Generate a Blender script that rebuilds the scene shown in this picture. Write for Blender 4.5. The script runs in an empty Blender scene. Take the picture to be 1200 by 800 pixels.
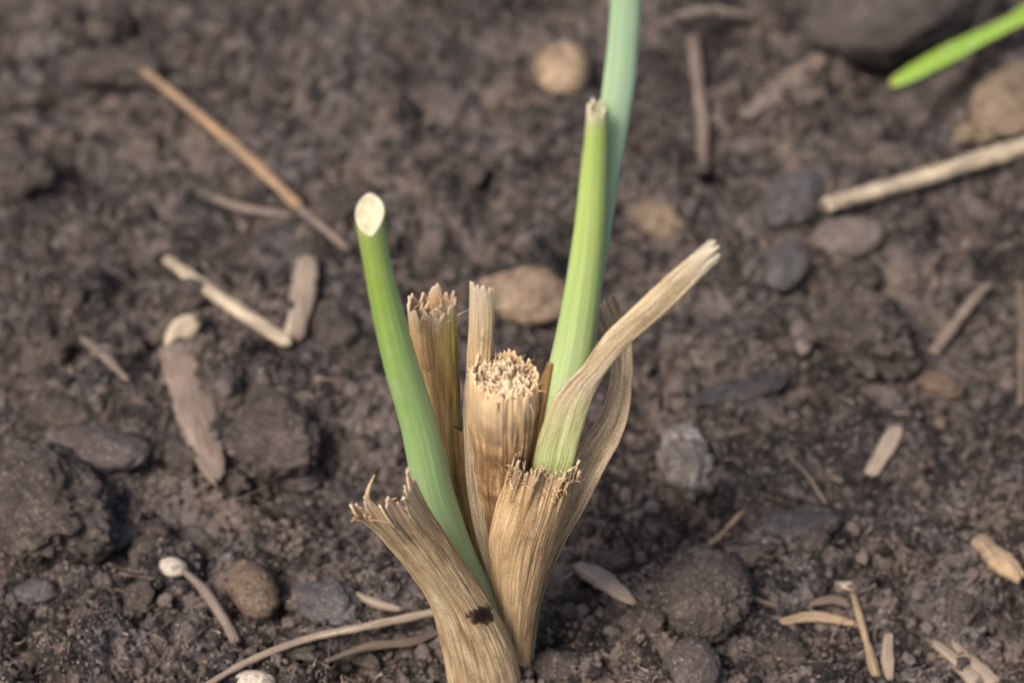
import bpy, math, random
import numpy as np
from mathutils import Vector, noise as mn
random.seed(7); rng = np.random.RandomState(7)
S = 0.01                                   # all numbers below are centimetres; the meshes are built in metres
sc = bpy.context.scene
COL = sc.collection

# ------------------------------------------------------------------ camera, sky, sun, exposure
PITCH = math.radians(42); D0 = 38.0; H0 = 8.3; FPX = 600/math.tan(math.radians(12))
FWD = np.array([0, math.cos(PITCH), -math.sin(PITCH)])
UP = np.array([0, math.sin(PITCH), math.cos(PITCH)])
RT = np.array([1.0, 0, 0])
CAM = np.array([0, 0, H0]) - D0*FWD
cd = bpy.data.cameras.new('camera'); cam = bpy.data.objects.new('camera', cd); COL.objects.link(cam)
cam.location = [v*S for v in CAM]
cam.rotation_euler = (math.pi/2-PITCH, 0, 0)
cd.sensor_width = 36; cd.lens = 18/math.tan(math.radians(12)); cd.clip_start = 0.005; cd.clip_end = 200
cd.dof.use_dof = True; cd.dof.focus_distance = 0.402; cd.dof.aperture_fstop = 12.3; cd.dof.aperture_blades = 0
sc.camera = cam

SUN_EL = math.radians(52); SUN_AZ = math.radians(-138)     # azimuth measured from +y towards +x: high, from the left
w = bpy.data.worlds.new('World'); sc.world = w; w.use_nodes = True
nt = w.node_tree; bg = nt.nodes['Background']; bg.inputs['Strength'].default_value = 0.10
sky = nt.nodes.new('ShaderNodeTexSky'); sky.sky_type = 'NISHITA'; sky.sun_disc = False
sky.sun_elevation = SUN_EL; sky.sun_rotation = SUN_AZ; sky.dust_density = 4; sky.air_density = 0.7; sky.ozone_density = 0.4
nt.links.new(sky.outputs[0], bg.inputs['Color'])
sl = bpy.data.lights.new('sun', 'SUN'); sl.energy = 2.8; sl.angle = math.radians(20); sl.color = (1, .93, .84)
sun = bpy.data.objects.new('sun', sl); COL.objects.link(sun)
sdir = Vector((math.sin(SUN_AZ)*math.cos(SUN_EL), math.cos(SUN_AZ)*math.cos(SUN_EL), math.sin(SUN_EL)))
sun.rotation_euler = sdir.to_track_quat('Z', 'Y').to_euler(); sun.location = sdir*2
sc.view_settings.view_transform = 'Standard'; sc.view_settings.look = 'None'
sc.view_settings.exposure = 0.64; sc.view_settings.gamma = 1

# ------------------------------------------------------------------ geometry helpers
def ray(px, py):
    return FWD + RT*((px-600)/FPX) + UP*((400-py)/FPX)
def G(px, py, z=0.0):                      # photo point -> place on the level z
    d = ray(px, py); return CAM + d*((z-CAM[2])/d[2])
def PL(px, py, y):                         # photo point -> place in the upright plane y
    d = ray(px, py); return CAM + d*((y-CAM[1])/d[1])

def h2(ix, iy, s):
    h = (ix.astype(np.int64)*374761393 + iy.astype(np.int64)*668265263 + s*974634777) & 0xffffffff
    h = ((h ^ (h >> 13))*1274126177) & 0xffffffff
    return ((h ^ (h >> 16)) & 0xffffff)/float(0xffffff)
def vnoise(x, y, s=0):                     # value noise, -1..1
    ix = np.floor(x); iy = np.floor(y); fx = x-ix; fy = y-iy
    fx = fx*fx*(3-2*fx); fy = fy*fy*(3-2*fy)
    a = h2(ix, iy, s); b = h2(ix+1, iy, s); c = h2(ix, iy+1, s); d = h2(ix+1, iy+1, s)
    return 2*((a*(1-fx)+b*fx)*(1-fy)+(c*(1-fx)+d*fx)*fy)-1
def fbm(x, y, o, s=0):
    r = 0; a = 1; t = 0
    for i in range(o):
        r = r+a*vnoise(x*2**i+13.7*i, y*2**i+7.1*i, s+i); t += a; a *= .5
    return r/t
def lumps(x, y, size, s, keep=.8):         # overlapping rounded crumbs of random height: (height, per-crumb random)
    X = x/size; Y = y/size; ix = np.floor(X); iy = np.floor(Y)
    best = np.zeros_like(X); tone = np.full_like(X, .5)
    for dx in (-1, 0, 1):
        for dy in (-1, 0, 1):
            cx = ix+dx; cy = iy+dy
            r = .35+.5*h2(cx, cy, s+2); ex = .7+.6*h2(cx, cy, s+3); an = 6.28*h2(cx, cy, s+4)
            u = X-cx-h2(cx, cy, s); v = Y-cy-h2(cx, cy, s+1)
            a = (u*np.cos(an)+v*np.sin(an))/ex; b = (-u*np.sin(an)+v*np.cos(an))*ex
            q = 1-(a*a+b*b)/(r*r)
            hh = np.where(q > 0, np.sqrt(np.maximum(q, 0))*r*(.5+.8*h2(cx, cy, s+5)), 0)*(h2(cx, cy, s+6) < keep)
            m = hh > best
            best = np.where(m, hh, best); tone = np.where(m, h2(cx, cy, s+7), tone)
    return best*size, tone
MOUNDS = []                                # (x, y, rx, ry, height) broad swells and hollows seen in the photo
def mound(px, py, rx, ry, h):
    g = G(px, py); h *= 1.5 if h < 0 and py < 790 else 1.1; MOUNDS.append((g[0], g[1], rx, ry, h))
mound(575, 805, 1.1, .8, -.42)
mound(60, 590, 1.9, 1.5, .5); mound(330, 500, 1.2, 1.1, .3); mound(830, 690, 1.1, 1.0, .25)
mound(885, 605, 1.0, .5, -.45); mound(130, 500, 1.4, .35, -.3); mound(590, 690, .7, .7, -.15); mound(700, 770, .8, .5, -.25)
mound(330, 740, 1.1, .4, -.3); mound(1000, 400, 1.8, 1.4, .35); mound(1070, 95, 1.7, 1.2, -.9); mound(1190, 120, 1.6, 2.6, .5)
mound(120, 60, 3.0, 1.2, .3); mound(90, 190, 1.2, 1.6, -.4); mound(450, 120, 3, 2, .25); mound(500, 270, 1.6, 1.2, -.3); mound(640, 392, 1.2, .35, -.4)
mound(790, 590, .9, .8, -.3); mound(900, 470, 1.3, .5, -.2); mound(100, 470, 1.2, .7, .25)
def ground_parts(x, y, crumb=1.0):
    z = .5*fbm(x/4.5, y/4.5, 2, 3)
    for (mx, my, rx, ry, h) in MOUNDS:
        z = z+h*np.exp(-((x-mx)/rx)**2-((y-my)/ry)**2)
    wx = x+.16*fbm(x/.5, y/.5, 3, 51)+.05*vnoise(x/.11, y/.11, 61); wy = y+.16*fbm(x/.5+9, y/.5+4, 3, 52)+.05*vnoise(x/.11+3, y/.11, 62)
    a, ta = lumps(wx, wy, 1.25, 100, .45)
    b, tb = lumps(wx+3, wy+1, .55, 200, .7)
    c, tc = lumps(wx+5, wy+8, .26, 300, .8)
    d, td = lumps(wx*1.01, wy+2, .13, 400, .8)
    rg = lambda q, s_: (1-np.abs(vnoise(wx/q, wy/(q*.8), s_)))**2
    mk_ = np.clip(.55+1.1*vnoise(x/1.9, y/1.6, 33), .12, 1.25); mf = np.clip(.8+.7*vnoise(x/.8, y/.8, 34), .35, 1.3)
    z = z+crumb*(.62*a*mk_+.60*b*mk_+.58*c*mf+.55*d*mf+.50*fbm(x/1.5, y/1.15, 5, 21)+.07*rg(.42, 71)*mk_+.065*rg(.19, 72)*mf+.030*rg(.09, 73)+.012*fbm(x/.06, y/.06, 2, 91))
    tone = .3*tb+.35*tc+.35*td
    return z, tone
def HZ(x, y):
    z, t = ground_parts(np.array([float(x)]), np.array([float(y)])); return float(z[0])
def broad(x, y):
    o = np.array([-.25, -.12, 0, .12, .25]); return float(np.percentile(ground_parts(float(x)+np.repeat(o, 5), float(y)+np.tile(o, 5))[0], 68))
def GS(px, py, lift=0.0):                  # photo point -> point resting on the soil
    z = 0.0
    for _ in range(4):
        g = G(px, py, z+lift); z = broad(g[0], g[1])
    return G(px, py, z+lift)

def mk(name, V, F, mat, parent=None, origin=None, uv=None, tone=None, smooth=True, frac=None):
    V = np.asarray(V, float); o0 = np.zeros(3) if origin is None else np.asarray(origin, float)
    me = bpy.data.meshes.new(name)
    P = (V-o0)*S
    if isinstance(F, np.ndarray):
        n = F.shape[1]; me.vertices.add(len(P)); me.vertices.foreach_set('co', P.astype(np.float32).ravel())
        me.loops.add(F.size); me.loops.foreach_set('vertex_index', F.astype(np.int32).ravel())
        me.polygons.add(len(F)); me.polygons.foreach_set('loop_start', np.arange(0, F.size, n, dtype=np.int32))
        me.polygons.foreach_set('loop_total', np.full(len(F), n, dtype=np.int32)); me.update(calc_edges=True)
    else:
        me.from_pydata([tuple(p) for p in P], [], F); me.update()
    if uv is not None:
        li = np.empty(len(me.loops), dtype=np.int32); me.loops.foreach_get('vertex_index', li)
        l = me.uv_layers.new(name='UVMap'); l.data.foreach_set('uv', np.asarray(uv, np.float32)[li].ravel())
    if frac is not None:
        a = me.attributes.new('frac', 'FLOAT', 'POINT'); a.data.foreach_set('value', np.asarray(frac, np.float32).ravel())
    if tone is not None:
        a = me.attributes.new('tone', 'FLOAT', 'POINT'); a.data.foreach_set('value', np.asarray(tone, np.float32))
    me.polygons.foreach_set('use_smooth', np.full(len(me.polygons), smooth))
    me.materials.append(mat)
    o = bpy.data.objects.new(name, me); COL.objects.link(o)
    if parent is not None: o.parent = parent
    if origin is not None: o.location = [float(v)*S for v in origin]
    return o
def tag(o, label, cat, group=None, kind=None):
    if label: o['label'] = label
    if cat: o['category'] = cat
    if group: o['group'] = group
    if kind: o['kind'] = kind
    return o
def gridfaces(nr, nc, wrap=False):
    r = np.arange(nr-1)[:, None]; c = np.arange(nc if wrap else nc-1)[None, :]; c2 = (c+1) % nc
    return np.stack([r*nc+c, r*nc+c2, (r+1)*nc+c2, (r+1)*nc+c], -1).reshape(-1, 4)

# ------------------------------------------------------------------ material helpers
class M:
    def __init__(s, name):
        s.m = bpy.data.materials.new(name); s.m.use_nodes = True; s.t = s.m.node_tree
        s.b = s.t.nodes['Principled BSDF']; s.b.inputs['Specular IOR Level'].default_value = .3
    def n(s, ty, **k):
        nd = s.t.nodes.new(ty)
        for a, v in k.items(): setattr(nd, a, v)
        return nd
    def l(s, a, b): s.t.links.new(a, b)
    def noise(s, vec, scale, detail=4, rough=.6, dist=0):
        n = s.n('ShaderNodeTexNoise'); n.inputs['Scale'].default_value = scale; n.inputs['Detail'].default_value = detail
        n.inputs['Roughness'].default_value = rough; n.inputs['Distortion'].default_value = dist
        s.l(vec, n.inputs['Vector']); return n.outputs['Fac']
    def ramp(s, fac, stops, mode='LINEAR'):
        r = s.n('ShaderNodeValToRGB'); e = r.color_ramp.elements; r.color_ramp.interpolation = mode
        while len(e) < len(stops): e.new(.5)
        for k, (p, c) in enumerate(stops):
            e[k].position = p; e[k].color = (c if len(c) == 4 else (*c, 1)) if isinstance(c, tuple) else (c, c, c, 1)
        s.l(fac, r.inputs['Fac']); return r.outputs['Color']
    def mix(s, f, a, b, mode='MIX'):
        m = s.n('ShaderNodeMix', data_type='RGBA', blend_type=mode)
        for sock, v in ((m.inputs[0], f), (m.inputs[6], a), (m.inputs[7], b)):
            if isinstance(v, (int, float)): sock.default_value = v
            elif isinstance(v, tuple): sock.default_value = (*v, 1)
            else: s.l(v, sock)
        return m.outputs[2]
    def math(s, op, a, b=0.0, c=None):
        m = s.n('ShaderNodeMath', operation=op)
        for i, v in enumerate((a, b) if c is None else (a, b, c)):
            if isinstance(v, (int, float)): m.inputs[i].default_value = v
            else: s.l(v, m.inputs[i])
        return m.outputs[0]
    def mapv(s, vec, sc3, loc=(0, 0, 0)):
        m = s.n('ShaderNodeMapping'); m.inputs['Scale'].default_value = sc3; m.inputs['Location'].default_value = loc
        s.l(vec, m.inputs['Vector']); return m.outputs[0]
    def bump(s, h, dist, strength=1, prev=None):
        b = s.n('ShaderNodeBump'); b.inputs['Distance'].default_value = dist; b.inputs['Strength'].default_value = strength
        s.l(h, b.inputs['Height'])
        if prev is not None: s.l(prev, b.inputs['Normal'])
        return b.outputs[0]
    def coord(s, what='Object'): return s.n('ShaderNodeTexCoord').outputs[what]

def soil_mat(name, dark, mid, light, speck, use_tone=True, world=True):
    m = M(name); co = m.n('ShaderNodeNewGeometry').outputs['Position']
    n1 = m.noise(co, 260, 5, .65); n2 = m.noise(co, 1500, 4, .7); n3 = m.noise(co, 40, 3, .5)
    if use_tone:
        at = m.n('ShaderNodeAttribute'); at.attribute_name = 'tone'; tn = at.outputs['Fac']
        f = m.math('ADD', m.math('MULTIPLY', tn, .75 if 'crumbs' in name else .6), m.math('MULTIPLY', n1, .5)); f = m.math('ADD', f, -.09 if 'crumbs' in name else -.01)
    else: f = n1
    f = m.math('ADD', f, m.math('MULTIPLY_ADD', n3, .6, -.3)); f = m.math('ADD', f, m.math('MULTIPLY_ADD', m.noise(m.mapv(co, (1, 1.6, 1)), 110, 3, .6, 1.2), .6, -.3))
    f = m.math('ADD', f, m.math('MULTIPLY_ADD', n2, .9, -.45))
    c = m.ramp(f, [(.30, dark), (.5, mid), (.70, light)])
    warm = m.ramp(m.noise(co, 90, 3, .5), [(.38, (.92, .94, 1.03)), (.62, (1.1, 1.0, .91))])
    c = m.mix(.8, c, warm, 'MULTIPLY')
    sp = m.ramp(m.noise(co, 1050, 2, .5), [(.64, 0.0), (.69, 1.0)])
    c = m.mix(m.math('MULTIPLY', sp, .75), c, speck)
    m.l(c, m.b.inputs['Base Color']); m.b.inputs['Roughness'].default_value = .62
    m.b.inputs['Specular IOR Level'].default_value = .4
    b = m.bump(n2, .0011, 1.0); b = m.bump(m.noise(co, 3800, 3, .6), .0004, .9, b)
    m.l(b, m.b.inputs['Normal']); return m.m
M_SOIL = soil_mat('dark crumbly soil', (.011, .0087, .0085), (.046, .0365, .0335), (.200, .161, .142), (.42, .36, .30))
M_CRUMB = soil_mat('soil crumbs', (.016, .0125, .0115), (.062, .048, .042), (.21, .165, .142), (.42, .35, .30))
def rock_mat(name, c0, c1, c2, speck=(.3, .26, .23), rough=.7, sc=1.0, bumpd=.0004):
    m = M(name); co = m.coord(); 
    n1 = m.noise(co, 180*sc, 5, .65, .3); n2 = m.noise(co, 1300*sc, 4, .7)
    f = m.math('ADD', m.math('MULTIPLY', n1, .7), m.math('MULTIPLY', n2, .35))
    c = m.ramp(f, [(.36, c0), (.52, c1), (.7, c2)])
    sp = m.ramp(m.noise(co, 1500, 3, .6), [(.58, 0.0), (.68, 1.0)])
    c = m.mix(m.math('MULTIPLY', sp, .6), c, speck)
    c = m.mix(.7, c, m.ramp(m.noise(co, 2300, 3, .7), [(.38, (.5, .48, .48)), (.6, (1.3, 1.28, 1.25))]), 'MULTIPLY')
    c = m.mix(m.math('MULTIPLY', m.ramp(m.noise(co, 420*sc, 5, .7, .4), [(.50, 0.0), (.60, 1.0)]), .55), c, (.060, .044, .034))
    m.l(c, m.b.inputs['Base Color']); m.b.inputs['Roughness'].default_value = rough
    b = m.bump(n2, bumpd, .8); b = m.bump(m.noise(co, 4200, 3, .6), bumpd*.4, .6, b)
    m.l(b, m.b.inputs['Normal']); return m.m
R_SLATE = rock_mat('blue grey slate', (.038, .034, .035), (.075, .068, .070), (.14, .127, .127), rough=.6)
R_DARK = rock_mat('dark slate', (.022, .020, .022), (.045, .041, .043), (.085, .077, .076), rough=.55)
R_TAN = rock_mat('tan pebble stone', (.17, .115, .07), (.33, .235, .15), (.46, .35, .235), sc=.7, bumpd=.0002)
R_BROWN = rock_mat('brown pebble stone', (.055, .036, .025), (.135, .092, .063), (.23, .165, .115))
R_CLOD = rock_mat('dried soil clod', (.024, .019, .017), (.072, .056, .049), (.165, .132, .114), (.34, .28, .24), .85, bumpd=.0008)
R_CLODT = rock_mat('tan dusty clod', (.10, .072, .048), (.23, .168, .115), (.36, .27, .19), (.4, .33, .26), .85, bumpd=.0008)
R_TANB = rock_mat('tan brown stone', (.10, .068, .045), (.24, .168, .112), (.36, .27, .19), sc=.6)
R_GREYCLOD = rock_mat('grey brown clod', (.032, .026, .023), (.066, .055, .050), (.115, .098, .088), (.2, .17, .15), .85)
R_PURPLE = rock_mat('purple grey stone', (.035, .027, .026), (.080, .062, .058), (.145, .116, .108), (.36, .31, .30))
R_GREY = rock_mat('grey brown pebble', (.09, .07, .062), (.16, .127, .112), (.235, .195, .175))
R_CHALK = rock_mat('chalky nodules', (.06, .048, .042), (.19, .16, .14), (.50, .44, .39), (.6, .56, .52))
R_WHITE = rock_mat('off white pebble', (0.338, 0.285, 0.226), (0.465, 0.405, 0.335), (0.555, 0.503, 0.437), (0.525, 0.465, 0.390), bumpd=.0001)
def straw_mat(name, c0, c1, c2, su=26, sv=.9, rough=.55, bumpd=.00035, green=None, dirt=.35, spot=None, tip=None, trans=0.12, blotch=None):
    """fibrous dry leaf: UV u runs across (0..1), v along in centimetres"""
    m = M(name); uv = m.coord('UV')
    a = m.noise(m.mapv(uv, (su, sv, 1)), 1, 4, .65, .25); b = m.noise(m.mapv(uv, (su*3.1, sv*1.6, 1), (3, 1, 0)), 1, 3, .6)
    f = m.math('ADD', m.math('MULTIPLY', a, .62), m.math('MULTIPLY', b, .42))
    c = m.ramp(f, [(.36, c0), (.52, c1), (.68, c2)])
    fl = m.noise(m.mapv(uv, (su*5.5, sv*.9, 1), (11, 4, 0)), 1, 2, .5)
    c = m.mix(m.math('MULTIPLY', m.ramp(fl, [(.30, 1.0), (.40, 0.0)]), .6), c, tuple(v*.6 for v in c0))
    c = m.mix(m.math('MULTIPLY', m.ramp(fl, [(.60, 0.0), (.72, 1.0)]), .45), c, tuple(min(v*1.15, .85) for v in c2))
    sep = m.n('ShaderNodeSeparateXYZ'); m.l(uv, sep.inputs[0]); U = sep.outputs[0]; at = m.n('ShaderNodeAttribute'); at.attribute_name = 'frac'; V = at.outputs['Fac']
    big = m.noise(m.mapv(uv, (2.6, 1.3, 1), (7, 3, 0)), 1, 3, .55, .5)
    gr = m.noise(m.coord(), 3000, 3, .7)
    c = m.mix(.55, c, m.ramp(gr, [(.36, (.55, .50, .46)), (.52, (1.0, 1.0, 1.0)), (.68, (1.35, 1.33, 1.28))]), 'MULTIPLY')
    pt = m.noise(m.mapv(uv, (7, .9, 1), (4, 9, 0)), 1, 4, .65, .6)
    c = m.mix(.8, c, m.ramp(pt, [(.36, (.52, .46, .42)), (.5, (1.0, 1.0, 1.0)), (.66, (1.22, 1.2, 1.16))]), 'MULTIPLY')
    c = m.mix(m.math('MULTIPLY', m.ramp(big, [(.40, 0.0), (.62, 1.0)]), dirt), c, blotch or tuple(v*.42 for v in c1))
    if green:                               # (colour, u0, u1, v0, v1) soft green zone, v as share of the length
        gc, u0, u1, v0, v1 = green
        n = m.n('ShaderNodeMapRange', interpolation_type='SMOOTHSTEP')
        m.l(V, n.inputs[0]); n.inputs[1].default_value = v1; n.inputs[2].default_value = v0
        k = m.n('ShaderNodeMapRange', interpolation_type='SMOOTHSTEP'); m.l(m.math('SUBTRACT', U, m.math('MULTIPLY', m.math('MAXIMUM', m.math('SUBTRACT', U, .2), 0.0), 30.0 if u0 > 0 else 0.0)), k.inputs[0]); k.inputs[1].default_value = u0; k.inputs[2].default_value = u1
        g = m.math('MULTIPLY', n.outputs[0], k.outputs[0])
        g = m.math('MULTIPLY', g, m.ramp(a, [(.38, .35), (.6, 1.0)]))
        c = m.mix(g, c, gc)
    if tip:                                 # (colour, v0, v1) paler broken end
        n = m.n('ShaderNodeMapRange', interpolation_type='SMOOTHSTEP'); m.l(V, n.inputs[0]); n.inputs[1].default_value = tip[1]; n.inputs[2].default_value = tip[2]
        c = m.mix(m.math('MULTIPLY', n.outputs[0], .8), c, tip[0])
    if spot:                                # (u, v, ru, rv) dark spot: shadow of a notch painted into the colour
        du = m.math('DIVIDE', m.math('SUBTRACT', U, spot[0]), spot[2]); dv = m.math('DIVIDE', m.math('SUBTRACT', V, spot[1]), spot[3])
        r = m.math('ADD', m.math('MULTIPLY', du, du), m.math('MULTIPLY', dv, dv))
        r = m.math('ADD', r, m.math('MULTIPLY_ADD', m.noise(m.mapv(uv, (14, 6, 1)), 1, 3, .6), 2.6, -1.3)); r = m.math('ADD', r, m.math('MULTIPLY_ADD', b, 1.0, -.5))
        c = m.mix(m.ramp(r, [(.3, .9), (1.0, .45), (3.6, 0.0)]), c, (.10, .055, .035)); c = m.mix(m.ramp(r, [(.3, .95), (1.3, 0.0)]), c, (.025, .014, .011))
    m.l(c, m.b.inputs['Base Color']); m.b.inputs['Roughness'].default_value = rough
    bb = m.bump(f, bumpd, .9); co = m.coord(); bb = m.bump(m.noise(co, 2600, 3, .6), .00012, .5, bb)
    m.l(bb, m.b.inputs['Normal'])
    if trans:
        tr = m.n('ShaderNodeBsdfTranslucent'); m.l(c, tr.inputs[0]); mx = m.n('ShaderNodeMixShader'); mx.inputs[0].default_value = trans
        out = m.t.nodes['Material Output']; m.l(m.b.outputs[0], mx.inputs[1]); m.l(tr.outputs[0], mx.inputs[2]); m.l(mx.outputs[0], out.inputs[0])
    return m.m
def green_mat(name, stops, vmax, side, edge=None, streak=30, rough=.36, trans=.26):
    """fresh leaf: colour runs along v (0..vmax cm), 'side' tints one flank along u"""
    m = M(name); uv = m.coord('UV'); sep = m.n('ShaderNodeSeparateXYZ'); m.l(uv, sep.inputs[0]); U = sep.outputs[0]; at = m.n('ShaderNodeAttribute'); at.attribute_name = 'frac'; v = at.outputs['Fac']
    v = m.math('ADD', v, m.math('MULTIPLY_ADD', m.noise(m.mapv(uv, (9, .5, 1)), 1, 3, .5), .06, -.03))
    c = m.ramp(v, stops)
    a = m.noise(m.mapv(uv, (streak, .25, 1)), 1, 3, .55); b = m.noise(m.mapv(uv, (streak*4, .8, 1), (2, 5, 0)), 1, 2, .5)
    c = m.mix(m.math('MULTIPLY', m.ramp(U, side[1]), .8), c, side[0])
    c = m.mix(.6, c, m.ramp(a, [(.35, (.74, .82, .70)), (.65, (1.22, 1.14, 1.2))]), 'MULTIPLY')
    bl = m.noise(m.mapv(uv, (5, 2.2, 1), (1, 1, 0)), 1, 4, .6)
    c = m.mix(m.math('MULTIPLY', m.ramp(bl, [(.5, 0.0), (.8, 1.0)]), .35), c, (.50, .62, .46))
    sp = m.noise(m.coord(), 1900, 2, .5); wh = m.noise(m.mapv(uv, (60, 5, 1), (5, 5, 0)), 1, 3, .7)
    c = m.mix(m.math('MULTIPLY', m.ramp(wh, [(.60, 0.0), (.72, 1.0)]), .4), c, (.66, .72, .56))
    c = m.mix(m.math('MULTIPLY', m.ramp(sp, [(.70, 0.0), (.75, 1.0)]), m.math('SUBTRACT', .75, v)), c, (.20, .15, .09))
    m.l(c, m.b.inputs['Base Color']); m.b.inputs['Roughness'].default_value = rough
    m.b.inputs['Specular IOR Level'].default_value = .35
    m.l(m.bump(m.math('ADD', a, m.math('MULTIPLY', b, .4)), .00012, .6), m.b.inputs['Normal'])
    tr = m.n('ShaderNodeBsdfTranslucent'); m.l(c, tr.inputs[0]); mx = m.n('ShaderNodeMixShader'); mx.inputs[0].default_value = trans
    out = m.t.nodes['Material Output']; m.l(m.b.outputs[0], mx.inputs[1]); m.l(tr.outputs[0], mx.inputs[2]); m.l(mx.outputs[0], out.inputs[0])
    return m.m
def plain_mat(name, c, c2, scale=900, rough=.6, bumpd=.0002):
    m = M(name); co = m.coord(); n = m.noise(co, scale, 4, .65)
    m.l(m.ramp(n, [(.35, c), (.65, c2)]), m.b.inputs['Base Color']); m.b.inputs['Roughness'].default_value = rough
    m.l(m.bump(n, bumpd, .8), m.b.inputs['Normal']); return m.m

# ------------------------------------------------------------------ the ground
def axis(fine0, fine1, step0, step1, far):
    a = [fine0]
    while a[-1] < fine1:
        t = (a[-1]-fine0)/(fine1-fine0); a.append(a[-1]+step0+(step1-step0)*t)
    s = step1
    while a[-1] < far: s *= 1.28; a.append(a[-1]+s)
    lo = []; s = step0; x = fine0
    while x > -far: s *= 1.28; x -= s; lo.append(x)
    return np.array(lo[::-1]+a)
gx = axis(-12.5, 12.5, .034, .034, 3000); gy = axis(-1.2, 23.5, .031, .055, 3000)
X, Y = np.meshgrid(gx, gy)
sx = np.gradient(gx)[None, :]; sy = np.gradient(gy)[:, None]; st = np.maximum(np.broadcast_to(sx, X.shape), np.broadcast_to(sy, X.shape))
z, tone = ground_parts(X, Y, 1.0)
fade = np.clip(.5/st, 0, 1); z = z*np.where(st > .5, fade, 1)
tag(mk('soil_ground', np.stack([X, Y, z], -1).reshape(-1, 3), gridfaces(*X.shape), M_SOIL, tone=tone.ravel()), 'dark brown crumbly bare soil around the cut plant', None, kind='structure')

# crumbs lying loose on it: nobody could count them
def ico(sub):
    import bmesh
    b = bmesh.new(); bmesh.ops.create_icosphere(b, subdivisions=sub, radius=1)
    b.verts.ensure_lookup_table(); v = np.array([list(q.co) for q in b.verts]); f = np.array([[q.index for q in p.verts] for p in b.faces]); b.free(); return v, f
def knobbly(v, seed, amp=.35, fr=1.3):
    out = []
    for p in v:
        q = Vector(p)*fr+Vector((seed*7.3, seed*1.7, 0)); d = 1+amp*mn.noise(q)+amp*.5*mn.noise(q*2.3)
        out.append(p*d)
    return np.array(out)
ICO = {k: ico(k) for k in (1, 2, 3, 4, 5)}
TPL1 = [knobbly(ICO[1][0], i, .75, 1.5) for i in range(10)]; TPL2 = [knobbly(ICO[2][0], i+40, .6, 1.6) for i in range(8)]
def rotm(n):
    q = rng.normal(size=(n, 4)); q /= np.linalg.norm(q, axis=1)[:, None]; w_, x, y, z_ = q.T
    return np.stack([1-2*(y*y+z_*z_), 2*(x*y-z_*w_), 2*(x*z_+y*w_), 2*(x*y+z_*w_), 1-2*(x*x+z_*z_), 2*(y*z_-x*w_), 2*(x*z_-y*w_), 2*(y*z_+x*w_), 1-2*(x*x+y*y)], -1).reshape(n, 3, 3)
def scatter(name, n, r0, r1, tpl, faces, label, pw=2.2):
    y = -1.5+26*rng.rand(n)**1.7; x = (rng.rand(n)*2-1)*(10.5+.16*y)
    z, _ = ground_parts(x, y)
    r = r0+(r1-r0)*rng.rand(n)**pw; R = rotm(n); sc3 = .65+.5*rng.rand(n, 3)
    tn = rng.rand(n); VV = []; FF = []; TT = []; off = 0
    ids = rng.randint(0, len(tpl), n)
    for k in range(len(tpl)):
        i = np.where(ids == k)[0]; v = tpl[k]
        P = np.einsum('nij,nvj->nvi', R[i], v[None]*sc3[i][:, None, :])*r[i][:, None, None]
        P += np.stack([x[i], y[i], z[i]+r[i]*.25], -1)[:, None, :]
        VV.append(P.reshape(-1, 3)); F = faces[None]+(np.arange(len(i))*len(v))[:, None, None]+off
        FF.append(F.reshape(-1, 3)); TT.append(np.repeat(tn[i], len(v))); off += len(i)*len(v)
    tag(mk(name, np.concatenate(VV), np.concatenate(FF), M_CRUMB, tone=np.concatenate(TT), smooth=True), label, None, kind='stuff')
scatter('soil_grit', 24000, .010, .032, TPL1, ICO[1][1], 'fine grit of soil grains strewn over the ground', 1.5)
scatter('soil_crumbs', 18000, .022, .085, TPL1, ICO[1][1], 'fine loose soil crumbs strewn over the ground')
scatter('soil_granules', 1500, .06, .17, TPL2, ICO[2][1], 'coarse loose soil granules strewn over the ground')

# ------------------------------------------------------------------ stones and clods
ROUGH = {R_GREYCLOD.name: .11, R_CLOD.name: .12, R_CLODT.name: .07, R_PURPLE.name: .035, R_CHALK.name: .10, R_SLATE.name: .02, R_DARK.name: .03, R_BROWN.name: .03}
def rock(name, label, cat, p0, p1, wpx, mat, flat=.7, amp=.18, fr=1.1, sink=.35, group=None, sub=4, parent=None, dimple=False, facet=0):
    p0 = np.array(p0, float); p1 = np.array(p1, float); mid = (p0+p1)/2; ax = (p1-p0)/2; L = np.linalg.norm(ax)
    pr = np.array([-ax[1], ax[0]])/L*wpx/2
    def vec(d):
        a = G(*(mid+d))-G(*(mid-d)); a = a/2; a[1] *= .8; return a
    A = vec(ax); B = vec(pr)
    c = flat*min(np.linalg.norm(A), np.linalg.norm(B)); lift = c*(1-2*sink)+0
    ctr = GS(mid[0], mid[1], lift)
    seed = (hash((round(p0[0]), round(p0[1]))) % 997)/10
    v, f = ICO[sub]; out = []
    for p in v:
        q = Vector(p)*fr+Vector((seed, seed*.7, 3)); d = 1+amp*mn.noise(q)*1.4+amp*.55*mn.noise(q*2.6)+amp*.22*mn.noise(q*6.5)
        hf = ROUGH.get(mat.name, .008); d += hf*(mn.noise(q*9)+.7*mn.noise(q*19)-.8*abs(mn.noise(q*5)))
        if facet: d -= facet*abs(mn.noise(q*1.7+Vector((5, 5, 5))))
        P = np.array(p)*d
        if dimple:
            P[2] -= .7*math.exp(-((P[0]-.08)**2+(P[1]+.2)**2)/.035)*(P[2] > 0)
        if P[2] < -.6: P[2] = -.6
        out.append(ctr+A*P[0]+B*P[1]+np.array([0, 0, c*P[2]]))
    o = mk(name, np.array(out), f, mat, origin=ctr)
    return tag(o, label, cat, group)
CL = 'clods of dried soil lying around the plant'; PB = 'pebbles lying on the soil'
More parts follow.
